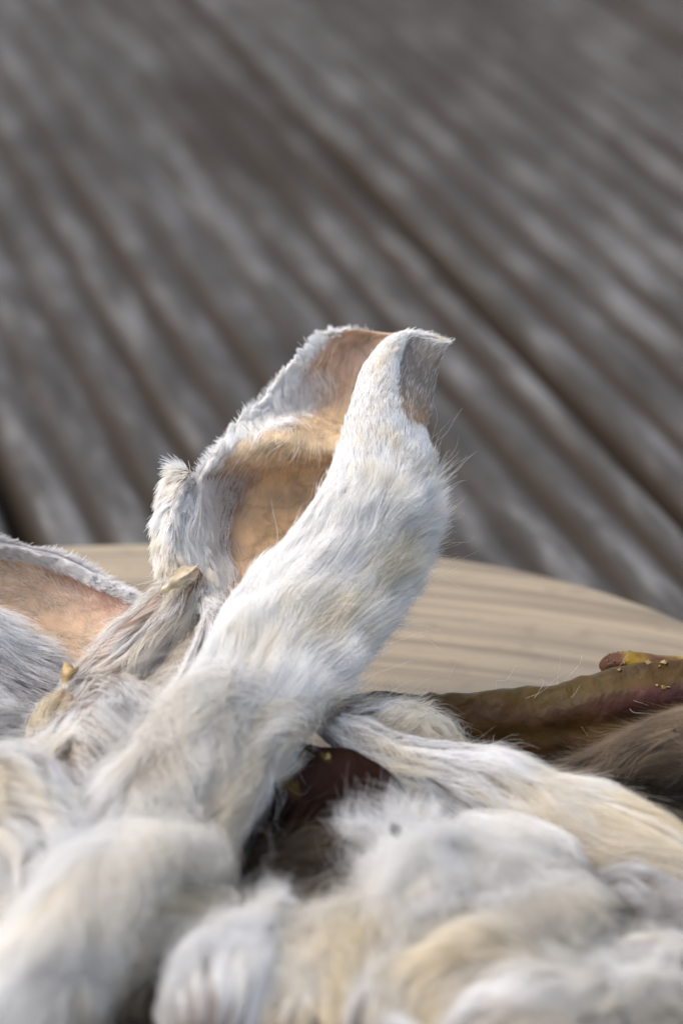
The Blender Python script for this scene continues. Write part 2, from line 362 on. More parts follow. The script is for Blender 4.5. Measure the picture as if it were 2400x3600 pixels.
for gi in range(len(gaps)-1):
    a, b = gaps[gi]+.3, gaps[gi+1]-.3
    nx, ny = 150, 150
    xs = np.linspace(a, b, nx); ys = np.linspace(-60, 190, ny)
    X, Y = np.meshgrid(xs, ys); s = (X-a)/(b-a)
    ph = (X-gaps[3])/1.72*2*np.pi + .6*noise(np.stack([X*.12, Y*.022, X*0+gi], -1), 1, 3)
    rid = .5+.5*np.cos(ph+2.6)
    depth = (.7+.4*noise(np.stack([X*.5, Y*.06, X*0+gi*3], -1), 1, 9))
    gr = (1-rid)**2*depth
    edge = sst(0, .3, X-a)*sst(0, .3, b-X)
    Z = TZ-.20*gr-.35*(1-edge)+.04*noise(np.stack([X*3, Y*.5, X*0], -1), 1, 5)+.05*noise(np.stack([X*0, Y*.03, X*0+gi], -1), 1, 6)
    Pt = pp*X[..., None]+pd*Y[..., None]; Pt[..., 2] = Z
    r = np.arange(nx*ny).reshape(ny, nx)
    V = Pt.reshape(-1, 3); bt = V.copy(); bt[:, 2] = TZ-2.6
    F = np.stack([r[:-1, :-1], r[:-1, 1:], r[1:, 1:], r[1:, :-1]], -1).reshape(-1, 4).tolist()
    n0 = len(V); ring = np.concatenate([r[0, :], r[1:, -1], r[-1, -2::-1], r[-2:0:-1, 0]])
    V2 = np.concatenate([V, bt[ring]]); m = len(ring)
    F += [[int(ring[i]), n0+i, n0+(i+1) % m, int(ring[(i+1) % m])] for i in range(m)]
    cc = np.clip(gr*1.55-.08+.3*noise(np.stack([X*1.5, Y*.15, X*0], -1), 1, 12), 0, 1)
    cc = np.maximum(cc, 1-edge).reshape(-1)
    Nz = fbm(np.stack([X*.35, Y*.06, X*0], -1), 1, 21)
    stain_shade = sst(1.15, .6, np.hypot((X-10.2)/2.2, (Y-52)/12)+.6*Nz)*1.1+sst(.1, .5, Nz-.25+.4*sst(48, 75, Y))*.5  # a stain, then random patches darkened towards the far end for vignette and light
    c = np.zeros((len(V2), 3)); c[:n0] = cc[:, None]; c[:n0, 1] = np.clip(stain_shade, 0, 1).reshape(-1); c[n0:] = 1.0
    # object origin rotated so that its y runs along the grain
    Rm = np.array([pp, pd, [0, 0, 1]])
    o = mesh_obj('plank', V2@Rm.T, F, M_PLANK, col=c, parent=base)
    o.rotation_euler = (0, 0, AZ)

# ------------------------------------------------------------------ pale wooden serving board
def board_mat():
    m, N, L = newmat('pale_board_wood')
    tc = N.new('ShaderNodeTexCoord'); sb = N.new('ShaderNodeVectorMath'); sb.operation = 'ADD'; sb.inputs[1].default_value = (.04, .22, 0)
    L.new(tc.outputs['Object'], sb.inputs[0])
    ln = N.new('ShaderNodeVectorMath'); ln.operation = 'LENGTH'; L.new(sb.outputs[0], ln.inputs[0])
    sx = N.new('ShaderNodeSeparateXYZ'); L.new(tc.outputs['Object'], sx.inputs[0])
    mk = N.new('ShaderNodeCombineXYZ')
    for src, fac, k in ((sx.outputs[0], 9, 0), (ln.outputs['Value'], 230, 1), (sx.outputs[2], 30, 2)):
        ma = N.new('ShaderNodeMath'); ma.operation = 'MULTIPLY'; ma.inputs[1].default_value = fac; L.new(src, ma.inputs[0]); L.new(ma.outputs[0], mk.inputs[k])
    mp = mk
    n = N.new('ShaderNodeTexNoise'); n.inputs['Scale'].default_value = 1; n.inputs['Detail'].default_value = 6; n.inputs['Distortion'].default_value = .6
    L.new(mp.outputs[0], n.inputs[0])
    cr = N.new('ShaderNodeValToRGB'); e = cr.color_ramp.elements
    e[0].position = .36; e[0].color = (.135, .098, .056, 1); e[1].position = .66; e[1].color = (.24, .187, .112, 1); k = e.new(.47); k.color = (.175, .134, .083, 1)
    L.new(n.outputs[0], cr.inputs[0])
    n2 = N.new('ShaderNodeTexNoise'); n2.inputs['Scale'].default_value = 130; n2.inputs['Detail'].default_value = 5
    L.new(tc.outputs['Object'], n2.inputs[0])
    mr = N.new('ShaderNodeMapRange'); mr.inputs[1].default_value = .56; mr.inputs[2].default_value = .70; mr.inputs[4].default_value = .45
    L.new(n2.outputs[0], mr.inputs[0])
    mx = N.new('ShaderNodeMix'); mx.data_type = 'RGBA'; mx.inputs[7].default_value = (.12, .08, .045, 1); L.new(mr.outputs[0], mx.inputs[0]); L.new(cr.outputs[0], mx.inputs[6])
    p = N.new('ShaderNodeBsdfPrincipled'); p.inputs['Roughness'].default_value = .6; L.new(mx.outputs[2], p.inputs['Base Color'])
    b = N.new('ShaderNodeBump'); b.inputs['Strength'].default_value = .3; b.inputs['Distance'].default_value = .0008; L.new(n.outputs[0], b.inputs['Height']); L.new(b.outputs[0], p.inputs['Normal'])
    o = N.new('ShaderNodeOutputMaterial'); L.new(p.outputs[0], o.inputs[0]); return m
th = np.linspace(0, 2*np.pi, 181)[:-1]; pw = 2/2.4
ox = -3.7+14.9*np.sign(np.cos(th))*np.abs(np.cos(th))**pw; oy = -4.5+14.85*np.sign(np.sin(th))*np.abs(np.sin(th))**pw
prof = [(0.02, 0), (.5, 0), (.93, 0), (.98, -.05), (.992, -.16), (1, -.45), (1, -1.3), (.985, -1.75), (.95, -1.9), (.02, -1.9)]
V = []; F = []
for k, (q, z) in enumerate(prof):
    for i in range(180): V.append((-3.7+(ox[i]+3.7)*q, -4.5+(oy[i]+4.5)*q, z))
for k in range(len(prof)-1):
    for i in range(180):
        j = (i+1) % 180; F.append([k*180+i, (k+1)*180+i, (k+1)*180+j, k*180+j])
F.append(list(range(180))); F.append(list(range((len(prof)-1)*180, len(prof)*180))[::-1])
mesh_obj('serving_board', V, F, board_mat(), label='rounded pale wooden board lying on the grey planks beneath the pile of ears', cat='board')

# ------------------------------------------------------------------ the upright ear
ear = root('dried_rabbit_ear', None, 'upright white furred ear curled open over a tan hollow, tip bent to the right', 'rabbit ear', None)
rows = [
 # near rim       outer a           outer b          right side        flap             back              deep hollow       hollow mid       inner left        left rim
 [(450,2850,-4.5),(600,2900,-4.8),(780,2850,-4.3),(900,2750,-3.5),(880,2700,-2.8),(800,2650,-2.3),(650,2600,-2.0),(550,2650,-2.3),(470,2700,-3.0),(430,2760,-3.6)],
 [(690,2350,-2.8),(850,2420,-3.3),(1050,2440,-2.9),(1190,2370,-1.8),(1170,2300,-1.0),(1120,2250,-.6),(900,2200,-.4),(790,2200,-.8),(710,2230,-1.5),(690,2270,-2.0)],
 [(805,2110,-1.6),(950,2180,-2.1),(1180,2230,-1.8),(1350,2160,-.6),(1350,2100,.3),(1290,2050,.9),(980,1980,1.2),(810,2025,.9),(735,2050,.3),(700,2070,-.2)],
 [(1000,1895,-.9),(1150,1950,-1.3),(1340,1990,-1.0),(1462,1940,.2),(1462,1880,1.1),(1400,1830,1.8),(1060,1790,2.4),(810,1845,1.9),(705,1885,.9),(640,1910,.2)],
 [(1130,1715,-.6),(1260,1740,-1.0),(1420,1780,-.8),(1492,1770,.3),(1480,1710,1.3),(1410,1660,2.0),(1140,1650,2.6),(900,1690,2.4),(755,1700,1.6),(690,1705,.9)],
 [(1190,1575,-.1),(1290,1590,-.5),(1410,1600,-.3),(1490,1580,.6),(1480,1540,1.5),(1380,1520,1.7),(1170,1585,1.45),(1010,1545,1.3),(880,1548,1.5),(790,1545,1.5)],
 [(1228,1440,.5),(1300,1450,.1),(1370,1450,.2),(1425,1450,.6),(1490,1500,1.8),(1400,1440,2.6),(1240,1440,3.2),(1110,1430,3.0),(1000,1420,2.5),(925,1400,2.1)],
 [(1268,1310,1.0),(1325,1310,.7),(1375,1320,.8),(1405,1330,1.1),(1515,1390,2.0),(1450,1310,2.9),(1300,1290,3.5),(1200,1280,3.5),(1110,1275,3.1),(1040,1262,2.8)],
 [(1325,1235,1.5),(1370,1205,1.3),(1412,1192,1.4),(1452,1195,1.6),(1548,1255,1.9),(1450,1215,2.9),(1330,1200,3.4),(1250,1195,3.5),(1180,1192,3.3),(1115,1190,3.2)],
 [(1400,1180,1.8),(1440,1168,1.7),(1490,1172,1.8),(1545,1192,1.8),(1568,1202,1.9),(1450,1180,2.7),(1370,1172,3.1),(1310,1165,3.3),(1250,1158,3.3),(1190,1160,3.2)],
]
s = sheet(rows, 170, 150, wrinkle=.06, wf=1.3, seed=3)
cI = s.N[60, 20]; 
if (cI*FW).sum() > 0: s.N = -s.N; 
def ear_col(U, V, P):
    n = fbm(P, 1.2, 4)
    inside = sst(.50, .60, U)
    c = mixc((.58, .54, .50), TAN, inside)
    c = mixc(c, ORANGE, inside*sst(.45, .22, V)*.9)
    c = mixc(c, PINK, inside*sst(.60, .72, V)*(.75+.3*n))
    c = mixc(c, (.17, .065, .065), inside*sst(.74, .82, U)*sst(.52, .44, V)*.95)
    c = mixc(c, (.76, .60, .38), .7*sst(.5, .6, U)*sst(.86, .8, U)*np.exp(-((V-.52)/.05)**2))
    c = mixc(c, (.58, .54, .50), sst(.955, .985, U))
    c = mixc(c, mixc((.46, .30, .17), (.32, .26, .21), sst(.66, .8, V)), sst(.28, .31, U)*sst(.62, .55, U)*sst(.58, .66, V))   # bare greyish brown membrane near the tip
    return c*(1+.18*n)[..., None]
sheet_mesh(s, 'skin', M_SKIN, .07, ear_col, parent=ear)
def w_out(U, V, P):
    w_ = sst(.58, .5, U)
    bare = sst(.275, .30, U)*sst(.58, .62, V)*sst(.94, .87, V)*.96
    return w_*(1-bare)
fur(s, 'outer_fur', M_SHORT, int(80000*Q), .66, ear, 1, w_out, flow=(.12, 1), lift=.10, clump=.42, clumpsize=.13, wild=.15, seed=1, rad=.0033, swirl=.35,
    lenf=lambda u, v, R: (1.45-1.05*sst(.15, .7, v))*(1-.35*sst(.45, .6, v)), tone=lambda u, v, R: np.clip(fbm(R, .8, 91)*1.2+.05, 0, .75)*sst(.0, .12, u), flowf=lambda u, v, R: (.1+.55*sst(.15, .33, u)*sst(.75, .5, v), 1.0))
# rims: near rim and left rim on both faces
fur(s, 'edge_fur', M_SHORT, 7000, .55, ear, 1, lambda U, V, P: sst(.24, .32, U)*sst(.5, .42, U)*sst(.50, .36, V)*sst(.1, .2, V), flow=(.6, 1), lift=.4, clump=.55, clumpsize=.18, wild=.3, seed=71, rad=.003)
fur(s, 'guard_hair', M_SHORT, 600, 1.0, ear, 1, lambda U, V, P: w_out(U, V, P)*sst(.6, .45, V), flow=(.3, 1), lift=.3, clump=.1, wild=.5, seed=61, rad=.0024, swirl=.8, curl=.09, lenf=lambda u, v, R: 1.1-.6*sst(.3, .8, v))
fur(s, 'near_rim_fur', M_SHORT, int(14000*Q), .30, ear, -1, lambda U, V, P: sst(.055, .0, U), flowf=lambda u, v, R: (-.5, 1.), lift=.3, wild=.25, clump=.4, seed=2, tone=lambda u, v, R: u*0,
    lenf=lambda u, v, R: 1.2-.6*sst(.3, .8, v))
fur(s, 'left_rim_fur', M_SHORT, int(15000*Q), .30, ear, -1, lambda U, V, P: sst(.885, .96, U)*(.08+sst(.46, .6, V)), flowf=lambda u, v, R: (.25-.7*sst(.5, .4, v), .5-1.4*sst(.5, .4, v)), lift=.12, clump=.45, wild=.15, seed=3, tone=lambda u, v, R: u*0+.02,
    lenf=lambda u, v, R: .65+1.25*sst(.5, .4, v)-.2*sst(.6, .8, v))
fur(s, 'back_rim_fur', M_SHORT, int(16000*Q), .17, ear, 1, lambda U, V, P: sst(.72, .99, U), flowf=lambda u, v, R: (.7, .6), lift=.2, seed=4, wild=.18, clump=.25, clumpsize=.1, tone=lambda u, v, R: u*0,
    lenf=lambda u, v, R: 1.2-.6*sst(.55, .8, v))
fur(s, 'inner_hair', M_FINE, int(3400*Q), .36, ear, -1, lambda U, V, P: sst(.58, .66, U)*sst(.93, .86, U)*(.35+.35*np.exp(-((V-.5)/.06)**2)), rad=.0026, flowf=lambda u, v, R: (.0, -1.), lift=.12, clump=.25, wild=.25, seed=5,
    tone=lambda u, v, R: .5*sst(.40, .28, v)-.1)
fur(s, 'streaky_inner_fur', M_SHORT, int(3600*Q), .95, ear, -1, lambda U, V, P: sst(.76, .86, U)*sst(.5, .42, V)*sst(.12, .2, V), flowf=lambda u, v, R: (-.1, -1.), lift=.05, clump=.92, clumpsize=.2, wild=.1, swirl=.2, seed=6, rad=.0038, tone=lambda u, v, R: u*0+.05)
fur(s, 'pale_inner_fur', M_SHORT, int(3800*Q), .5, ear, -1, lambda U, V, P: sst(.74, .9, U)*sst(.56, .62, V)*sst(.78, .68, V), flowf=lambda u, v, R: (-.4, -.6), lift=.15, clump=.5, wild=.2, seed=7, rad=.0032, tone=lambda u, v, R: u*0)

# rolled lobe on the left rim
s2 = tube([(662,1662,1.0,22,.15),(635,1700,.9,36,.3),(608,1780,.7,46,.36),(592,1880,.5,42,.36),(605,1980,.3,38,.35),(650,2070,.1,45,.35),(690,2150,-.3,40,.3)], 60, 36, furrow=.05, seed=4, wrinkle=.1, wf=1.5)
tube_mesh(s2, 'rim_lobe', M_SKIN, lambda U, V, P: mixc(UNDER, PURP, .2+0*U), parent=ear)
fur(s2, 'lobe_fur', M_SHORT, int(17000*Q), .30, ear, 1, None, flow=(.1, 1), lift=.08, clump=.6, clumpsize=.22, wild=.22, seed=8, tone=lambda u, v, R: np.clip(fbm(R, 1.3, 33), 0, .5))
s2b = tube([(690,1670,1.1,12,.1),(675,1760,1.0,14,.12),(695,1900,.8,15,.12),(735,2020,.4,16,.12),(745,2080,.2,10,.1)], 50, 20, wrinkle=.05, wf=2)
tube_mesh(s2b, 'rim_fold', M_SKIN, lambda U, V, P: mixc(UNDER, PURP, .2+0*U), parent=ear)
fur(s2b, 'fold_fur', M_SHORT, int(3500*Q), .4, ear, 1, None, flow=(.1, 1), lift=.05, clump=.7, wild=.15, seed=9)

# ------------------------------------------------------------------ open ear at the left
earL = root('dried_rabbit_ear', None, 'open ear lying at the left edge, its bare orange tan inside facing up', 'rabbit ear')
rowsL = [
 [(-220,1870,1.0),(-220,1960,1.6),(-220,2090,.9),(-220,2110,-1.0),(-220,2330,-1.8),(-220,2620,-2.2),(-220,2900,-1.5)],
 [(-60,1900,1.3),(-60,2000,1.8),(-60,2120,1.0),(-60,2140,-.7),(-60,2350,-1.5),(-60,2620,-1.9),(-60,2880,-1.3)],
 [(80,1925,1.5),(90,2020,1.9),(90,2180,1.2),(70,2215,-.3),(30,2390,-1.1),(20,2620,-1.6),(0,2880,-1.1)],
 [(220,1960,1.5),(220,2060,1.8),(220,2260,1.0),(180,2300,.0),(130,2430,-.8),(110,2620,-1.3),(100,2880,-1.0)],
 [(350,2030,1.3),(340,2120,1.4),(310,2290,.9),(255,2355,.2),(220,2450,-.4),(190,2620,-.9),(180,2880,-.9)],
 [(470,2090,1.0),(440,2160,1.0),(390,2280,.7),(330,2370,.3),(290,2460,-.1),(260,2620,-.6),(250,2880,-.8)],
 [(560,2150,.8),(520,2220,.8),(470,2320,.5),(400,2400,.2),(360,2490,-.1),(330,2640,-.5),(320,2880,-.8)],
]
s = sheet(rowsL, 110, 120, wrinkle=.1, wf=1.1, seed=9)
if (s.N[50, 12]*FW).sum() > 0: s.N = -s.N          # + = towards the camera: inside
def colL(U, V, P):
    n = fbm(P, 1.5, 14)
    c = mixc((.50, .33, .20), (.64, .46, .30), .5+.5*n)
    c = mixc(c, (.36, .15, .12), np.clip(sst(.28, .12, U)*sst(.3, .6, V)*(.8+.5*n), 0, 1))
    c = mixc(c, (.24, .13, .14), sst(.46, .54, U))
    c = mixc(c, (.5, .46, .44), sst(.035, .015, U))
    return c
sheet_mesh(s, 'skin', M_SKIN, .08, colL, parent=earL)
fur(s, 'far_rim_fur', M_GREYW, int(11000*Q), .2, earL, 1, lambda U, V, P: sst(.10, .0, U), flowf=lambda u, v, R: (-.3, 1.), lift=.2, wild=.2, clump=.2, clumpsize=.1, seed=11, lenf=lambda u, v, R: 1+.3*v,
    tone=lambda u, v, R: np.clip(.1+.8*fbm(R, 1.2, 7), 0, .8))
fur(s, 'back_fur', M_GREYW, int(8000*Q), .2, earL, -1, lambda U, V, P: sst(.2, .0, U), flowf=lambda u, v, R: (-.6, 1.), lift=.2, wild=.2, clump=.2, clumpsize=.1, seed=12)
fur(s, 'outer_fur', M_WHITE, int(15000*Q), .6, earL, 1, lambda U, V, P: sst(.455, .50, U)*(.35+.65*sst(.5, .53, U)*sst(.62, .53, U)+.9*sst(.66, .8, U)), flowf=lambda u, v, R: (.25, 1.), lift=.16, clump=.5, clumpsize=.16, wild=.2, seed=13, rad=.0036, tone=lambda u, v, R: u*0)
fur(s, 'inner_hair', M_FINE, int(4500*Q), .25, earL, 1, lambda U, V, P: sst(.05, .12, U)*sst(.5, .42, U), rad=.0024, flow=(.3, 1), lift=.15, wild=.4, clump=.2, seed=14)

# ------------------------------------------------------------------ the ears of the pile, combed fur over bent bodies
def furry(path, label, n, length, seed, mat=None, skin=None, tone=None, flow=1, lift=.08, bundles=20, rad=.0045, furrow=.09, ff=6, wrinkle=.12, nv=80, nu=56, wt=None, skinf=None, wisp=.13, spike=.06, angle=.3, clump=.75, dirt=.22, flat=1.0, ridge=.09, cut=None):
    e = root('dried_rabbit_ear', None, label, 'rabbit ear')
    if seed in (24, 26, 27, 28, 29, 30, 35, 36, 49, 51, 52, 53, 38, 48):
        wrinkle = .30; angle = .5; spike = max(spike, .22); wisp = .14; lift = lift+.02
    path = [(p[0], p[1], p[2], p[3]*(1.08 if seed in (27, 29, 30, 49) else 1), p[4]*flat) for p in path]
    t = tube(path, nv, nu, furrow=furrow, wrinkle=wrinkle, seed=seed, ff=ff, taper=.3)
    tube_mesh(t, 'skin', M_SKIN, skinf or (lambda U, V, P: mixc(skin or UNDER, (.24, .17, .14), np.clip(.3+fbm(P, 1., seed), 0, 1))), parent=e)
    sleek(t, 'fur', mat or M_WHITE, int(n*Q), length, e, seed, bundles, clump, lift, wisp, rad, tone, angle, flow, ridge, wt, dirt, 8, spike)
    if seed in (26, 27, 29, 30, 35, 36, 38, 49, 51, 52):
        sleek(t, 'loose_tufts', mat or M_WHITE, int(n*.10), length*.95, e, seed+300, max(5, int(bundles*.8)), .97, .10, .04, rad*1.25, tone, .8, flow, .02, patchy(1.0, seed+5, .0, .2, .0), dirt, 8, .45)
    return e
def patchy(f, seed, lo=-.3, hi=.15, mn=.08): return lambda U, V, P: mn+sst(lo, hi, fbm(P, f, seed))
def cream(a, b=.6, f=.8, sd=8): return lambda u, v, R: a+b*(.35*fbm(R, f, sd)+.75*fbm(np.stack([u*9, v*2.2, u*0+a*7], -1), 1, sd))
# frayed strip between the two ears
furry([(700,2000,-.1,45,.3),(620,2110,-.3,70,.35),(520,2220,-.6,80,.4),(410,2330,-.9,80,.4),(310,2430,-1.2,70,.4),(230,2540,-1.6,60,.4)],
      'thin frayed ear of bare pinkish brown skin between upright ear and left ear', 6500, .9, 21, rad=.0036, lift=.12, spike=.12, wisp=.2, bundles=18, clump=.85, furrow=.12,
      skinf=lambda U, V, P: mixc((.42, .28, .19), (.22, .14, .10), .5+.5*fbm(P, 1.3, 3)), wt=patchy(.9, 77, -.1, .3, .1), tone=cream(.15))
furry([(235,2420,-1.6,35,.3),(205,2540,-2.0,65,.4),(200,2680,-2.4,75,.45),(165,2820,-2.9,75,.45),(110,2980,-3.5,90,.5),(60,3120,-4.2,90,.6)],
      'narrow cream ear stub standing in front of the left ear, crusted yellow at its top', 8000, 1.0, 22, lift=.05, bundles=10, furrow=.12, ff=3,
      tone=lambda u, v, R: .85-1.0*v+.3*fbm(R, 1.2, 8), skin=(.60, .46, .24), wt=lambda U, V, P: sst(.02, .22, V)+.15)
furry([(470,2400,-1.6,70,.4),(420,2500,-2.2,110,.5),(350,2640,-2.9,125,.6),(300,2800,-3.7,120,.6),(260,2960,-4.4,110,.6)],
      'shaggy white ear with ragged tufts and dark gaps, right of the cream stub', 9000, .9, 23, lift=.2, spike=.55, wisp=.25, bundles=13, clump=.95, furrow=.2, ff=4, wt=patchy(1.1, 5, -.1, .25, .04), skin=(.16, .11, .11), angle=.6)
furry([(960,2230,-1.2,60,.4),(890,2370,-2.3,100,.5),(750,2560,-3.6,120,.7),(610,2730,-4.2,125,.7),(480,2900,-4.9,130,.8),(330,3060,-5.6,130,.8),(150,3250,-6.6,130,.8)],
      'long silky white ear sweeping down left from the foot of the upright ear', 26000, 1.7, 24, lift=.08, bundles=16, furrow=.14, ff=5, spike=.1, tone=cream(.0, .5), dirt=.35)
furry([(1080,2330,-1.6,50,.4),(890,2540,-2.7,75,.5),(760,2720,-3.4,75,.6),(670,2880,-4.2,80,.6),(600,3010,-5.0,80,.6)],
      'greyish shaded ear squeezed between the silky ear and the arched cream ear', 10000, 1.3, 39, lift=.1, bundles=12, spike=.15, dirt=.5, furrow=.12, tone=cream(.25))
furry([(1210,2480,-2.0,25,.25),(1070,2505,-2.6,42,.35),(955,2560,-3.3,50,.4),(875,2670,-3.9,55,.45),(820,2820,-4.4,68,.55),(740,2990,-5.0,90,.6)],
      'arched cream ear bending down over the left side of the dark lump', 13000, 1.3, 25, lift=.08, spike=.12, bundles=11, tone=cream(.35), wisp=.12, furrow=.08)
furry([(-120,2700,-4.4,110,.7),(20,2850,-5.0,150,.8),(110,3020,-5.8,150,.9),(100,3200,-6.6,150,.9)],
      'bright white fluffy ear at the left edge below the purplish fur', 18000, 1.4, 26, lift=.12, spike=.2, bundles=14, furrow=.12, tone=cream(.05))
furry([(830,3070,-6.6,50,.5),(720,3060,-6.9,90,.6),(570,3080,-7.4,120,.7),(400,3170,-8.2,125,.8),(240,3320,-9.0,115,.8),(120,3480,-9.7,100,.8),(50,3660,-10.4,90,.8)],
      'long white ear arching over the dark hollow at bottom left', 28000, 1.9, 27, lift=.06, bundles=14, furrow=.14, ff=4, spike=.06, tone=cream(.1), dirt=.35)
furry([(830,3260,-7.1,60,.4),(740,3240,-7.3,90,.5),(600,3240,-7.8,110,.6),(450,3310,-8.4,90,.6),(330,3420,-9,70,.5)],
      'beige shaded ear tucked under the arch above the dark hollow', 12000, 1.5, 28, lift=.06, bundles=10, tone=cream(.55), dirt=.55, furrow=.12, skin=(.22, .16, .11))
furry([(-60,3240,-7.4,60,.6),(20,3330,-7.8,80,.6),(60,3470,-8.6,70,.6),(10,3640,-9.4,60,.6)],
      'cream stained ear crossing the left edge behind the long arch', 9000, 1.4, 48, lift=.1, tone=cream(.5), bundles=9)
furry([(640,3500,-7.6,80,.6),(820,3420,-7.3,100,.6),(1050,3370,-7.0,105,.6),(1280,3340,-6.9,95,.6),(1430,3310,-6.9,60,.5)],
      'cream ear lying crosswise under the upright tufts at bottom centre', 18000, 1.3, 53, lift=.1, bundles=12, spike=.3, tone=cream(.3), dirt=.35)
furry([(925,3230,-7.6,8,.15),(900,3290,-7.9,45,.35),(850,3370,-8.5,85,.55),(780,3480,-9.2,120,.7),(700,3700,-10.6,150,.8)],
      'pointed white tuft of an ear rising at the lower left rim of the dark hollow', 22000, 1.15, 29, flow=-1, lift=.05, spike=.25, bundles=11, clump=.9, wisp=.12, furrow=.10, tone=cream(.0))
furry([(1180,3290,-7.4,8,.15),(1160,3350,-7.7,50,.35),(1120,3430,-8.2,95,.55),(1050,3540,-8.9,125,.7),(980,3720,-10.3,150,.8)],
      'cream white ear standing at bottom centre, streaked with yellow', 22000, 1.2, 30, flow=-1, lift=.05, spike=.25, bundles=12, clump=.9, furrow=.12, tone=cream(.3, .8))
furry([(1385,3270,-7.1,10,.2),(1370,3330,-7.5,60,.4),(1340,3420,-8.2,100,.6),(1290,3530,-9.1,130,.7),(1230,3720,-10.3,150,.8)],
      'beige ear with soft brown shading between the streaked ear and the brown crease', 18000, 1.5, 49, flow=-1, lift=.05, spike=.2, bundles=12, tone=cream(.45, .8), dirt=.4)
furry([(1080,2520,-2.2,40,.25),(1230,2590,-2.2,60,.35),(1400,2680,-2.2,78,.5),(1620,2750,-2.3,105,.6),(1870,2850,-2.8,135,.7),(2150,2970,-3.6,165,.8),(2520,3120,-4.6,190,.9)],
      'long white ear slanting down to the right edge in front of the dried meat strip', 40000, 1.0, 31, lift=.04, wisp=.05, bundles=30, clump=.5, furrow=.05, ff=7, ridge=.03, tone=lambda u, v, R: .1+.5*fbm(R, .8, 8)+.35*sst(.45, .85, v), nv=110, dirt=.2)
furry([(1190,2525,-1.4,30,.2),(1290,2535,-1.3,52,.35),(1410,2565,-1.3,64,.4),(1520,2615,-1.4,60,.4),(1620,2700,-1.6,45,.3)],
      'small cream ear tip with folded papery skin resting against the dried meat strip', 8000, .8, 32, lift=.15, spike=.25, wisp=.25, bundles=9, clump=.95, rad=.0034, furrow=.16, wrinkle=.2, tone=cream(.4), skin=(.40, .31, .2), wt=lambda U, V, P: patchy(1.3, 15)(U, V, P)+sst(.15, .03, V))
furry([(1370,3030,-4.7,40,.4),(1400,3080,-5.0,65,.5),(1450,3110,-5.4,100,.6),(1500,3180,-6.0,110,.6)],
      'spiky tufted white ear with a grey spot beside the dark lump', 13000, 1.35, 33, flow=-1, lift=.08, spike=.35, bundles=11, clump=.95, wisp=.15, furrow=.12, angle=.7)
furry([(1500,2960,-3.9,40,.3),(1500,3020,-4.3,75,.4),(1530,3090,-4.9,90,.5),(1600,3180,-5.6,90,.5)],
      'short white ear filling the space between the tufted ear and the smooth dome', 10000, 1.1, 50, flow=-1, lift=.08, spike=.3, bundles=10, clump=.9, wisp=.1, tone=cream(.1))
furry([(1590,2910,-4.2,35,.35),(1670,2920,-4.4,60,.5),(1790,2980,-4.8,100,.7),(1920,3070,-5.3,115,.8),(2060,3200,-6.0,100,.8)],
      'smooth bluish white ear rounded like a dome right of the tufted ear', 20000, 1.0, 34, lift=.03, wisp=.03, bundles=16, clump=.3, ridge=.015, furrow=.03, wrinkle=.05, tone=lambda u, v, R: u*0-.02, dirt=.25)
furry([(2090,3120,-6.0,40,.4),(1960,3110,-6.3,65,.5),(1780,3100,-6.5,80,.55),(1600,3110,-6.7,85,.6),(1480,3190,-7.1,80,.6),(1400,3320,-7.8,75,.6)],
      'broad white ear with long combed streaks curling left below the dome', 24000, 1.8, 35, lift=.13, bundles=12, furrow=.14, ff=5, spike=.05, tone=cream(.1), dirt=.3)
furry([(2230,3230,-6.8,50,.4),(2020,3250,-7.2,90,.5),(1820,3250,-7.5,95,.5),(1650,3300,-7.9,95,.5),(1500,3420,-8.4,90,.5)],
      'white ear whose lower edge folds into a brown crease', 16000, 1.6, 36, lift=.13, wisp=.2, spike=.4, bundles=10, furrow=.12, ff=4, tone=cream(.2), dirt=.35)
furry([(2240,3380,-7.7,60,.5),(2000,3400,-8.1,130,.6),(1780,3420,-8.5,140,.6),(1560,3500,-9.1,140,.6),(1430,3640,-9.8,110,.6)],
      'beige ear lying below the brown crease at lower right', 16000, 1.4, 51, lift=.13, wisp=.2, spike=.4, bundles=12, furrow=.12, tone=cream(.35, .8), dirt=.5, skin=(.25, .18, .13))
furry([(2080,3110,-5.0,50,.5),(2200,3200,-5.6,120,.6),(2330,3320,-6.4,160,.7),(2520,3480,-7.4,180,.8)],
      'greyish mauve ear at the lower right edge below the long slanting ear', 12000, 1.0, 37, mat=M_GREYW, lift=.13, spike=.2, bundles=16, tone=cream(.15, .7), dirt=.45, wt=patchy(1.2, 8, -.4, .1, .2), skin=(.20, .15, .15))
furry([(2520,3400,-8.2,80,.5),(2330,3440,-8.6,105,.5),(2160,3500,-9.0,95,.45),(2000,3590,-9.4,60,.4)],
      'short pale ear end with a dark pit beside it at the lower right corner', 9000, 1.1, 38, lift=.13, wisp=.2, spike=.4, bundles=9, tone=cream(.15), furrow=.12)
furry([(2500,3620,-10,120,.7),(2200,3640,-10.4,140,.7),(1900,3640,-10.8,140,.7),(1600,3690,-11,120,.7)],
      'grey white ear along the bottom edge at right', 14000, 1.3, 52, lift=.13, wisp=.2, spike=.4, bundles=12, tone=cream(.2), dirt=.4)

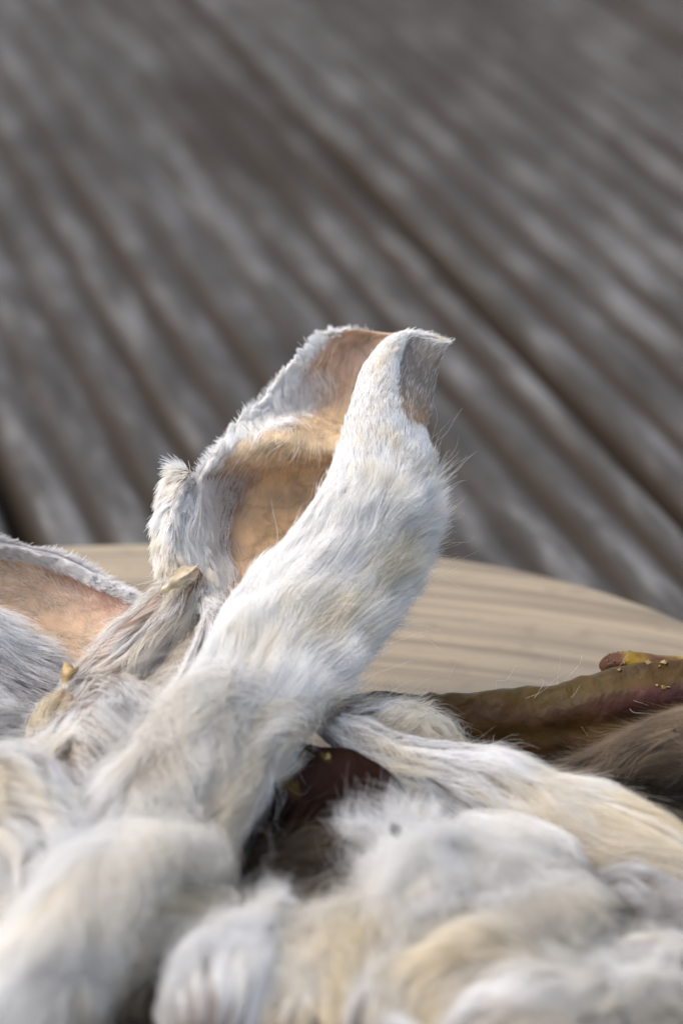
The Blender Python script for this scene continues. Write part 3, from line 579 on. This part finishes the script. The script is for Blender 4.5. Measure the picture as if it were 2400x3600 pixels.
# ------------------------------------------------------------------ dried meat
def meat(path, colf, label, name, seed, mat=None, nv=110, nu=64, furrow=.1, wrinkle=.14, ff=6, wf=1.4):
    e = root(name, None, label, 'dried meat')
    t = tube(path, nv, nu, furrow=furrow, wrinkle=wrinkle, wf=wf, seed=seed, ff=ff)
    tube_mesh(t, 'meat', mat or M_MEAT, colf, parent=e)
    return e, t
def crumbs(t, parent, n, seed, sel, size=.045):
    rng = np.random.default_rng(seed); V = []; F = []
    ok = np.argwhere(sel(t.U, t.V, t.P))
    for k in range(n):
        i, j = ok[rng.integers(len(ok))]; c = t.P[i, j]+t.N[i, j]*.02; r = size*(.3+1.6*rng.random()**2)
        b = len(V)
        pts = [(0, 0, 1), (0, 0, -1)]+[(math.cos(a), math.sin(a), rng.normal(0, .2)) for a in np.arange(6)*math.pi/3]
        for p_ in pts: V.append(c+np.array(p_)*r*(.35+1.1*rng.random(3)))
        for a in range(6):
            F.append([b, b+2+a, b+2+(a+1) % 6]); F.append([b+1, b+2+(a+1) % 6, b+2+a])
    mesh_obj('fat_crumbs', V, F, M_CRUMB, smooth=False, col=np.tile((.28, .18, .045), (len(V), 1)), parent=parent, kind='stuff')
def strip_col(U, V, P):
    st = noise(np.stack([U*9, V*2.2, U*0], -1), 1, 5)*.6+noise(np.stack([U*22, V*5, U*0], -1), 1, 8)*.4
    c = mixc((.042, .019, .007), (.062, .040, .008), sst(-.3, .5, st))
    c = mixc(c, (.13, .095, .010), sst(.25, .8, st+.25*noise(P, 1.2, 3)))
    c = mixc(c, (.040, .014, .014), sst(.15, .6, noise(np.stack([U*7+4, V*1.6, U*0], -1), 1, 31)))
    return c
e, t = meat([(1180,2500,.6,40,.25),(1300,2480,.5,50,.3),(1400,2510,.5,60,.35),(1490,2545,.5,108,.5),(1640,2555,.4,122,.55),(1850,2560,.3,138,.6),(2080,2530,.1,152,.65),(2300,2490,-.1,165,.7),(2560,2440,-.3,150,.7)],
     strip_col, 'long glossy brown and olive strip of dried meat lying across the board at right', 'dried_meat_strip', 41)
fur(t, 'stray_hairs', M_FINE, 55, .6, e, 1, None, flow=(.6, 1), lift=.3, clump=.2, wild=.9, curl=.2, rad=.0022, seed=81, swirl=2.0)
crumbs(t, e, 12, 3, lambda U, V, P: (V > .8) & (np.abs(P @ UP-(P @ UP).max()) < 1.6) & (t.N @ FW < .1) & (t.N @ UP > .45))
e, t = meat([(2120,2370,.6,20,.2),(2150,2345,.6,42,.3),(2210,2340,.6,45,.32),(2300,2350,.5,45,.3),(2480,2370,.4,50,.3)],
     lambda U, V, P: mixc((.075, .030, .014), (.26, .165, .022), sst(.25, .9, fbm(P, 1.9, 3)+.5*sst(.2, .5, V))), 'short knobbly brown meat piece with yellow fat on top of the olive strip', 'dried_meat_piece', 43, nv=50, nu=32, furrow=.04, wrinkle=.08)
crumbs(t, e, 26, 5, lambda U, V, P: (V > .15) & (t.N @ UP > .2) & (fbm(P, 1.6, 9) > .0), .035)
e, t = meat([(850,3060,-2.9,80,.6),(900,2840,-2.7,170,.9),(1040,2830,-2.6,205,1.0),(1180,2830,-2.5,190,1.0),(1310,2900,-2.6,150,.8),(1380,3070,-2.9,80,.6)],  # meat stretched down and near-black: its colour also carries the hollow's shade
     lambda U, V, P: mixc(mixc((.022, .008, .004), (.008, .004, .003), np.clip(.5+.9*fbm(P, 1., 3), 0, 1)), (.09, .055, .012), sst(.66, .7, fbm(P, 1.6, 23)+.5*sst(.35, .15, np.abs(V-.45))-.25)*sst(-.1, .4, (P@UP)-(P@UP).max()+1.0)), 'dark reddish brown lump of dried meat half hidden in the hollow between white ears', 'dried_meat_lump', 44, mat=M_DARK, nv=70, nu=40, furrow=.06)
crumbs(t, e, 14, 6, lambda U, V, P: (t.N @ UP > .75) & (V > .25) & (V < .6), .06)
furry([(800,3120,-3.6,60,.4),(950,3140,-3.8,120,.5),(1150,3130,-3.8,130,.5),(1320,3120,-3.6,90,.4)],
      'dark brown furred ear added deep in the hollow under the dark lump as its shade', 5000, 1.0, 47, mat=M_BROWN, skin=(.02, .014, .010), lift=.3, spike=.3, wisp=.3, tone=cream(1.2), rad=.003, wt=patchy(1.2, 3))  # filler with brown strands; the hollow's shade is put into its dark colour
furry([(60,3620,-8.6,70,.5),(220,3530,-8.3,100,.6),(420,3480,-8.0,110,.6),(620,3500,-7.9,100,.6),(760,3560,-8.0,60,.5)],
      'dark brown furred ear added as shade in the hollow under the long arch at bottom left', 9000, 1.0, 54, mat=M_BROWN, skin=(.03, .02, .014), lift=.15, spike=.3, wisp=.2, tone=cream(.7, .9))  # hides the lit board; the hollow's darkness is put into fur and skin
# brown furred ear at the right edge, and an added dark one as shade below
furry([(1970,2745,-1.5,18,.3),(2060,2712,-1.5,34,.35),(2180,2660,-1.5,48,.4),(2300,2620,-1.5,60,.45),(2430,2585,-1.6,74,.5),(2620,2550,-1.7,80,.5)],
      'brown furred ear at the right edge lying against the dried meat strip', 13000, .7, 45, mat=M_BROWN, skin=(.10, .07, .05), rad=.0034, furrow=.04, wrinkle=.06, flow=-1, lift=.12, spike=.15, wisp=.2, bundles=26, tone=cream(.25, 1.1), dirt=.65)
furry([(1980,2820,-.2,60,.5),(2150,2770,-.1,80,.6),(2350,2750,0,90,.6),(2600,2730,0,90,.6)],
      'very dark furred ear added as the shade under the brown ear', 6000, .8, 46, mat=M_BROWN, skin=(.02, .015, .012), rad=.0034, lift=.2, spike=.2, tone=cream(1.0), wisp=.2)  # added where shadow lies; the shade is put into its near-black colour
# the grey spot and the loose strand in the hollow
sp_ = tube([(1375,2890,-6.0,4,.03),(1385,2910,-6.05,17,.05),(1395,2930,-6.05,19,.05),(1402,2950,-6.05,4,.03)], 20, 16, wrinkle=.02)
tube_mesh(sp_, 'dirt_speck', M_SKIN, lambda U, V, P: mixc((.05, .05, .055), (.09, .09, .09), .5+0*U), label='small dark grey speck stuck on the tufted white ear', cat='speck')

# dry flakes of skin
def flake(pts, label, col, seed):
    C = [[pts[0][k] for k in range(len(pts[0]))]]
    s_ = sheet(pts, 40, 20, wrinkle=.09, wf=4.5, seed=seed)
    sheet_mesh(s_, 'skin_flake', M_FLAKE, .025, lambda U, V, P: mixc(col, (.42, .27, .12), np.clip(sst(.6, 1, U)*.7+fbm(P, 4, 4)*.8, 0, 1)), label=label, cat='skin flake')
flake([[(560,2090,-.9),(570,2070,-1.0),(590,2055,-.9)],[(595,2080,-1.0),(615,2040,-1.2),(628,2005,-1.0)],[(645,2048,-1.1),(663,2015,-1.3),(675,1990,-1.1)],[(700,1990,-1.1),(702,1986,-1.15),(704,1982,-1.1)]],
      'pointed cream flake of dry skin lying across the lobe of the upright ear', (.70, .62, .46), 3)
flake([[(215,2420,-1.4),(235,2425,-1.6),(262,2410,-1.4)],[(218,2370,-1.4),(238,2375,-1.7),(275,2350,-1.4)],[(220,2345,-1.4),(235,2350,-1.6),(255,2358,-1.4)],[(222,2325,-1.4),(230,2330,-1.45),(240,2338,-1.4)]],
      'upright amber flake of dry skin between the left ear and the frayed ear', (.50, .36, .17), 5)
print('HAIRS', HAIRS)
